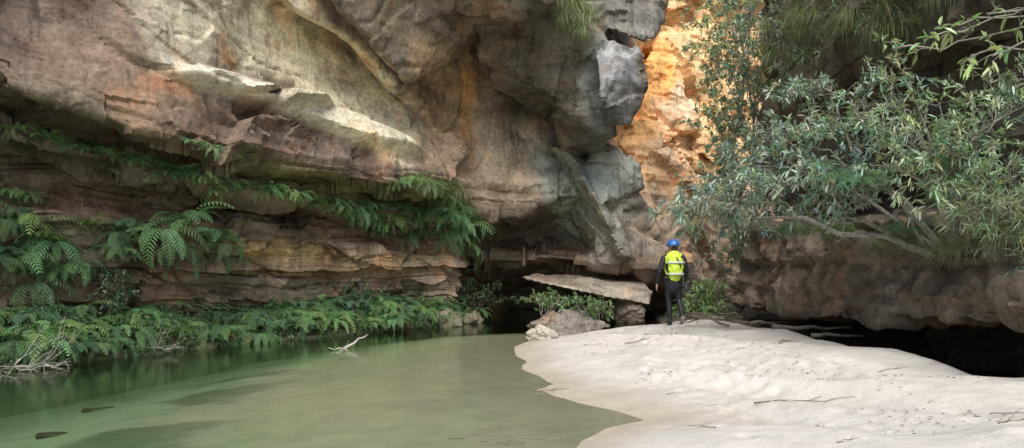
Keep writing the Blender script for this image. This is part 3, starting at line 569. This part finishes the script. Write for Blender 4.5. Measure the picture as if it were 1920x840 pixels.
# ---------------------------------------------------------------- sticks, logs
def stick(name,P,r,mat,label,cat,grp=None,side=(),sides=6,flat=1.0):
    P=np.array(P,float); o0=P[0].copy(); mb=MB(); tube(mb,P-o0,np.linspace(r,r*.35,len(P)),sides,flat=flat)
    for s in side: tube(mb,np.array(s)-o0,np.linspace(r*.6,r*.15,len(s)),5)
    V,Fc,_=mb.out(); o=mk(name,V,Fc,mat); o.location=o0; o['label']=label;o['category']=cat
    if grp:o['group']=grp
    return o
stick('branch',curve((-3.2,13.6,-.06),W(690,627,14.3),7,.02,.03),.032,DEADW,'bleached white broken branch sticking out of the water','branch',side=[curve((-3.05,13.7,.02),(-3.35,13.6,.06),4,0,.05),curve((-3.1,13.7,.03),(-2.95,13.4,.02),4)])
for (p0,p1,r) in (((-5.6,8.8),(-4.2,9.2),.10),((-6.1,10.6),(-4.9,11),.09),((-6.4,7.4),(-5.4,8.8),.10)):
    zb=min(G1(*p0),G1(*p1)); zz=min(zb+.03,-.03-r); stick('sunken_log',curve((*p0,zz),(*p1,zz),8,0,.015),r,DARKW,'dark sunken log lying on the pool bed','log','sunken logs in the pool',flat=.35,sides=8)
rs=np.random.RandomState(8)
def twig(x,y,L,az,r,lbl='dry twig lying on the sand',mat=None):
    p0=np.array([x,y]);p1=p0+L*np.array([math.cos(az),math.sin(az)]); n=7; t=np.linspace(0,1,n)
    P=[(p0[0]*(1-q)+p1[0]*q+rs.randn()*.03*L,p0[1]*(1-q)+p1[1]*q+rs.randn()*.03*L,0) for q in t]; P=[(a,b,max(G1(a,b),-.01)+r*1.1+abs(rs.randn())*.006) for a,b,_ in P]
    m=P[3]; s=[m,(m[0]+L*.15,m[1]+L*.12,m[2]+.02),(m[0]+L*.3,m[1]+L*.15,m[2]+.02)]
    stick('twig',P,r,mat or DRIFT,lbl,'twig','twigs scattered on the sand',[s],5)
for (u,v,L,az,r) in ((1415,722,1.0,-.1,.008),(1460,655,.35,.3,.009),(1480,645,.3,2,.009),(1340,760,.4,1.9,.005),(1560,685,.5,-1.2,.005),(1850,770,.45,-1.0,.005),(1870,800,.3,.4,.005),(1000,735,.45,.1,.008),(840,822,.35,0,.005),(900,828,.4,-.1,.005),(1170,632,.5,.2,.011),(1210,628,.4,-.3,.009),(1650,690,.4,.2,.005),(1530,780,.2,.8,.004),(1570,810,.2,.2,.004),(1770,640,.4,.3,.008),(1380,690,.3,.4,.005),(1250,700,.25,.3,.004)):
    d=(1.5-.33)*F/(v-504) if u>1000 else 1.5*F/(v-504); x,y,_=W(u,v,d); twig(x,y,L,az,r)
for k in range(24):
    x=rs.uniform(4.0,5.6);y=rs.uniform(13.8,17.2); L=rs.uniform(.5,1.3); az=rs.uniform(-.5,.7)+(math.pi if rs.rand()<.3 else 0); z=G1(x,y)
    stick('driftwood',curve((x,y,z+.02+rs.rand()*.06),(x+L*math.cos(az),y+L*math.sin(az),z+.03+rs.rand()*.2),7,.02,.04,rs),rs.uniform(.012,.03),DRIFT if k%3 else DARKW,'weathered driftwood stick piled below the rock wall','driftwood','driftwood piled below the rock wall')
for (x,y,L,az,r) in ((4.6,13.2,1.3,-.3,.05),(4.9,12.2,.8,-.2,.04)):
    z=G1(x,y); stick('driftwood',curve((x,y,z+r),(x+L*math.cos(az),y+L*math.sin(az),z+r),7,.0,.02,rs),r,DRIFT,'grey log lying on sand under the overhang','log','driftwood piled below the rock wall')
def deadbush(c,n,L,lbl):
    mb=MB(); c=np.array(c)
    for k in range(n):
        dv=rs.randn(3);dv[2]=abs(dv[2])*.5-.1;dv/=np.linalg.norm(dv); P=curve((0,0,0),dv*L*(.5+.7*rs.rand()),6,-.1,.06,rs); tube(mb,P,np.linspace(.007,.002,6),4)
        for m in range(3):
            q=P[rs.randint(2,5)]; d2=dv+rs.randn(3)*.6; tube(mb,curve(q,q+d2*L*.3,4,0,.05,rs),np.linspace(.004,.0015,4),3,cap=False)
    V,Fc,_=mb.out(); o=mk('dead_branch',V,Fc,DEADW); o.location=c; o['label']=lbl;o['category']='branch';o['group']='dead branches at the water edge'
for u,e,L in ((10,-.15,.8),(60,-.2,.7),(280,-.05,.5)):
    x,y=bankpt(u,e); deadbush((x,y,max(G1(x,y),0)+.08),10,L,'tangle of bleached dead twigs at the water edge')
n=1900; x=rs.uniform(.4,5.6,n);y=rs.uniform(5.5,16.5,n); keep=[i for i in range(n) if G1(x[i],y[i])>.1 and fbm(np.array([[x[i]*.9,y[i]*.9,0]]),2,99)[0]>-.05]
p=np.array([(x[i],y[i],G1(x[i],y[i])+.01) for i in keep]); d=rs.randn(len(p),3);d[:,2]*=.1; nr=rs.randn(len(p),3)*.25;nr[:,2]=1
LIT=leaf_mat('dry_leaf',.8,.2); o=leaves('leaf_litter',p,d,nr,rs.uniform(.02,.06,len(p)),rs.uniform(.008,.02,len(p)),tones(len(p),(.17,.11,.07),rs),LIT,0); stuff(o,'scattered dry brown leaves on the sand','leaf litter')
# ---------------------------------------------------------------- person
pe=bpy.data.objects.new('person',None); scene.collection.objects.link(pe); px_,py_=3.43,15.8; pe.location=(px_,py_,G1(px_,py_)); pe.scale=(1,1,1)
pe['label']='walking person in black wetsuit and blue helmet seen from behind';pe['category']='person'
def remeshed(name,mb,vox,mats,parent,it=4,label=None):
    V,Fc,_=mb.out(); me=bpy.data.meshes.new(name); me.from_pydata([tuple(v) for v in V.tolist()],[],Fc); o=bpy.data.objects.new(name,me); scene.collection.objects.link(o)
    md=o.modifiers.new('r','REMESH');md.mode='VOXEL';md.voxel_size=vox; s=o.modifiers.new('s','SMOOTH'); s.iterations=it; s.factor=.5
    m2=bpy.data.meshes.new_from_object(o.evaluated_get(bpy.context.evaluated_depsgraph_get())); o.modifiers.clear(); o.data=m2; m2.materials.clear()
    for m in mats: m2.materials.append(m)
    m2.polygons.foreach_set('use_smooth',np.ones(len(m2.polygons),bool)); o.parent=parent
    return o
def cap(mb,P,R,sides=14,flat=1.0):
    P=np.array(P,float);R=np.array(R,float); 
    t0=P[1]-P[0];t0/=np.linalg.norm(t0);t1=P[-1]-P[-2];t1/=np.linalg.norm(t1)
    pts=[P[0]-t0*R[0]*.95,P[0]-t0*R[0]*.7]+list(P)+[P[-1]+t1*R[-1]*.7,P[-1]+t1*R[-1]*.95]; rr=[R[0]*.3,R[0]*.72]+list(R)+[R[-1]*.72,R[-1]*.3]
    tube(mb,pts,rr,sides,flat=flat)
SKIN=simple('skin',(.42,.24,.17),.55,.08,30,.1,.002); SUIT=simple('black_neoprene',(.016,.018,.023),.5,.4,20,.3,.003)
mb=MB()
cap(mb,[(0,0,.90),(0,.0,1.0),(0,.01,1.12),(0,.03,1.28),(0,.03,1.42)],[.155,.150,.140,.170,.13],18,.68) # trunk
cap(mb,[(-.17,.03,1.40),(0,.03,1.44),(.17,.03,1.40)],[.065,.075,.065])
cap(mb,[(0,.03,1.44),(0,.05,1.56)],[.06,.056])
cap(mb,[(0,.065,1.585),(0,.06,1.66),(0,.055,1.70)],[.072,.088,.082])   # head
cap(mb,[(0,.11,1.575),(0,.125,1.56)],[.04,.032]); cap(mb,[(0,.15,1.63),(0,.168,1.60)],[.012,.016],8) # jaw, nose
for sx in (-1,1): cap(mb,[(sx*.085,.05,1.64),(sx*.09,.045,1.61)],[.018,.014],8); cap(mb,[(sx*.032,.143,1.645),(sx*.034,.144,1.645)],[.012,.012],8)
cap(mb,[(-.02,.148,1.578),(.02,.148,1.578)],[.01,.01],8)
LA=[(-.20,.03,1.40),(-.27,.0,1.22),(-.315,-.01,1.10),(-.335,.03,.96),(-.345,.06,.84)]
RA=[(.20,.03,1.40),(.255,.01,1.24),(.275,.02,1.12),(.28,.10,1.00),(.275,.17,.93)]
for A in (LA,RA): cap(mb,A,[.062,.052,.045,.040,.028])
def hand(A,curl):
    w=np.array(A[-1]);dr=w-np.array(A[-2]);dr/=np.linalg.norm(dr); pf=w+dr*.085; sx=np.array([0,1.,0]); sx-=dr*sx.dot(dr); sx/=np.linalg.norm(sx); inn=np.cross(dr,sx); inn*= -np.sign(inn[0])*np.sign(w[0])
    for q in (-.024,0,.024): cap(mb,[w+dr*.01+sx*q*.6,w+dr*.05+sx*q,pf+sx*q],[.017,.017,.015],8)
    for q,L in ((-.032,.062),(-.011,.072),(.011,.078),(.032,.07)):
        b=pf+sx*q; m=b+dr*L*.5+inn*L*.25*curl; e=m+dr*L*.35*(1.3-curl)+inn*L*.5*curl; cap(mb,[b,m,e],[.0095,.009,.008],8)
    b=w+dr*.03+sx*.03; cap(mb,[b,b+sx*.03+dr*.02+inn*.01,b+sx*.04+dr*.05+inn*.02],[.012,.0105,.009],8)
hand(LA,.5); hand(RA,1.0)
cap(mb,[(-.09,0,.90),(-.10,.04,.70),(-.095,.07,.50),(-.085,.03,.28),(-.075,.0,.09)],[.098,.082,.060,.055,.038])
cap(mb,[(.09,0,.90),(.10,-.02,.70),(.105,-.02,.50),(.115,-.14,.33),(.12,-.28,.17)],[.098,.082,.060,.055,.038])
cap(mb,[(-.075,-.03,.045),(-.08,.06,.045),(-.085,.16,.035)],[.04,.042,.03]); cap(mb,[(.12,-.31,.14),(.12,-.27,.09),(.125,-.19,.045)],[.04,.042,.032])
body=remeshed('body',mb,.0065,[SUIT,SKIN],pe,4)
for p in body.data.polygons:
    c=p.center
    if c.z>1.50 or (c.x<-.25 and c.z<.845) or (c.x>.2 and c.y>.165 and .8<c.z<1.05): p.material_index=1
HEL=simple('blue_helmet_shell',(.03,.14,.45),.3,.1,5,0,0,.6)
mb=MB(); rings=[]; 
for k in range(9):
    a=k/8*math.radians(98); rings.append((math.sin(a),math.cos(a)))
V=[];n=24
for (r,z) in rings:
    for j in range(n):
        th=j/n*6.2832; V.append((r*.122*math.cos(th),.055+r*.142*math.sin(th),1.672+z*.125))
Fc=[((k*n+j),(k*n+(j+1)%n),((k+1)*n+(j+1)%n),((k+1)*n+j)) for k in range(8) for j in range(n)]
mb.add(V,Fc); he=mk('helmet',*mb.out()[:2],HEL,parent=pe); so=he.modifiers.new('s','SOLIDIFY');so.thickness=.012
mb=MB(); th=np.linspace(0,2*math.pi,25); tube(mb,[(.124*math.cos(a),.055+.144*math.sin(a),1.66) for a in th],.008,6,cap=False)
mk('helmet_rim',*mb.out()[:2],simple('dark_plastic',(.02,.03,.05),.4,.1,5,0),parent=he)
mb=MB(); 
for s in (-1,1): tube(mb,[(s*.105,.05,1.66),(s*.09,.07,1.58),(0,.13,1.535)],.005,5)
mk('chin_strap',*mb.out()[:2],SUIT,parent=he)
HAIR=simple('brown_hair',(.05,.03,.02),.6,.3,40); mb=MB(); cap(mb,[(0,.0,1.60),(0,-.01,1.55)],[.055,.035],12); mk('hair',*mb.out()[:2],HAIR,parent=pe)
mb=MB(); cap(mb,[(0,0,1.02),(0,0,.90),(0,-.005,.80)],[.165,.19,.185],20,.78); sh=mk('shorts',*mb.out()[:2],simple('black_nylon',(.018,.018,.022),.7,.3,12,.5,.01),parent=pe)
mb=MB(); tube(mb,[(.19*math.cos(a),.145*math.sin(a),.985) for a in np.linspace(0,6.2832,21)],.02,6,cap=False); mk('belt',*mb.out()[:2],simple('grey_webbing',(.10,.09,.10),.8,.2,30),parent=pe)
SH=simple('canvas_shoe',(.30,.25,.19),.8,.2,30)
mb=MB(); cap(mb,[(-.075,-.04,.04),(-.08,.06,.04),(-.085,.175,.032)],[.046,.049,.036],12,.9); mk('shoe',*mb.out()[:2],SUIT,parent=pe,label='dark shoe flat on the sand')
mb=MB(); cap(mb,[(.12,-.335,.15),(.12,-.28,.085),(.125,-.185,.042)],[.046,.049,.038],12,.9); mk('shoe',*mb.out()[:2],SH,parent=pe,label='pale shoe with raised heel')
bpk=bpy.data.objects.new('backpack',None); scene.collection.objects.link(bpk); bpk.location=pe.location; bpk['label']='fluorescent yellow backpack with pale reflective panel worn on the back';bpk['category']='backpack'
YEL=simple('fluorescent_yellow_fabric',(.60,.76,.07),.6,.25,9,.6,.03); WHT=simple('pale_reflective_fabric',(.52,.58,.50),.4,.15,8,.3,.01)
mb=MB(); cap(mb,[(.0,-.15,1.05),(.005,-.165,1.2),(-.005,-.155,1.34),(-.01,-.13,1.45)],[.145,.165,.16,.115],20,.62); bg=remeshed('bag',mb,.012,[YEL],bpk,3)
V=np.array([v.co for v in bg.data.vertices]); dn=.02*fbm(V*14,3,5)
for v,q in zip(bg.data.vertices,dn): v.co+=v.normal*float(q)
for z0,w0 in ((1.06,.13),(1.30,.145)):
    mb=MB(); th=np.linspace(math.pi*1.08,math.pi*1.92,13); tube(mb,[(.003+(w0+.03)*math.cos(a),-.15+.118*math.sin(a),z0) for a in th],.026,8)
    mk('reflective_stripe',*mb.out()[:2],WHT,parent=bpk)
mb=MB(); cap(mb,[(.02,-.20,1.10),(.02,-.215,1.16)],[.085,.08],16,.5); remeshed('pocket',mb,.012,[WHT],bpk,3)
mb=MB(); cap(mb,[(-.17,-.08,1.30),(-.16,-.10,1.40),(-.08,-.10,1.49),(.02,-.09,1.50),(.10,-.06,1.44)],[.03,.05,.05,.045,.03],12); remeshed('lid',mb,.01,[YEL],bpk,3)
for s in (-1,1):
    mb=MB(); P=[(s*.12,-.14,1.44),(s*.135,-.05,1.50),(s*.135,.08,1.47),(s*.14,.17,1.35),(s*.15,.13,1.15),(s*.15,-.06,1.05)]; tube(mb,P,.024,8,flat=.4); mk('strap',*mb.out()[:2],YEL if s<0 else simple('lime_strap',(.5,.7,.04),.6,.1,9),parent=bpk)
mb=MB(); tube(mb,[(.0,-.262,1.42),(.05,-.278,1.3),(.10,-.26,1.2)],.012,6,flat=.4); mk('dark_trim',*mb.out()[:2],SUIT,parent=bpk)
mb=MB(); cap(mb,[(.31,.20,.86),(.315,.20,.78),(.31,.19,.72)],[.045,.065,.055],12,.8); rp=remeshed('pouch',mb,.01,[simple('dark_grey_nylon',(.05,.05,.06),.6,.3,14,.4,.01)],None,2)
rp.location=pe.location; rp['label']='small dark pouch carried in the hand';rp['category']='pouch'
mb=MB(); tube(mb,[(.285,.19,.875),(.275,.19,.93),(.30,.21,.92),(.315,.2,.87)],.008,5); hd=mk('handle',*mb.out()[:2],SUIT,parent=rp)
# ---------------------------------------------------------------- light, world, camera
w=bpy.data.worlds.new('World'); scene.world=w; w.use_nodes=True; t=w.node_tree; bgn=t.nodes['Background']
sky=t.nodes.new('ShaderNodeTexSky'); sky.sky_type='NISHITA'; sky.sun_disc=False; EL,AZ=math.radians(48),math.radians(178)
sky.sun_elevation=EL; sky.sun_rotation=AZ; t.links.new(sky.outputs[0],bgn.inputs[0]); bgn.inputs[1].default_value=.15
sl=bpy.data.lights.new('sun','SUN'); sl.energy=4.8; sl.angle=math.radians(40); sl.color=(1,.97,.91); so=bpy.data.objects.new('sun',sl); scene.collection.objects.link(so)
dirv=Vector((math.sin(AZ)*math.cos(EL),math.cos(AZ)*math.cos(EL),math.sin(EL))); so.rotation_euler=dirv.to_track_quat('Z','Y').to_euler()
cd=bpy.data.cameras.new('camera'); cam=bpy.data.objects.new('camera',cd); scene.collection.objects.link(cam); cam.location=(0,0,H0); cam.rotation_euler=(math.radians(90),0,0)
cd.sensor_width=36; cd.lens=F/1920*36; cd.shift_y=84/1920; cd.clip_end=2000; cd.clip_start=.05
scene.camera=cam
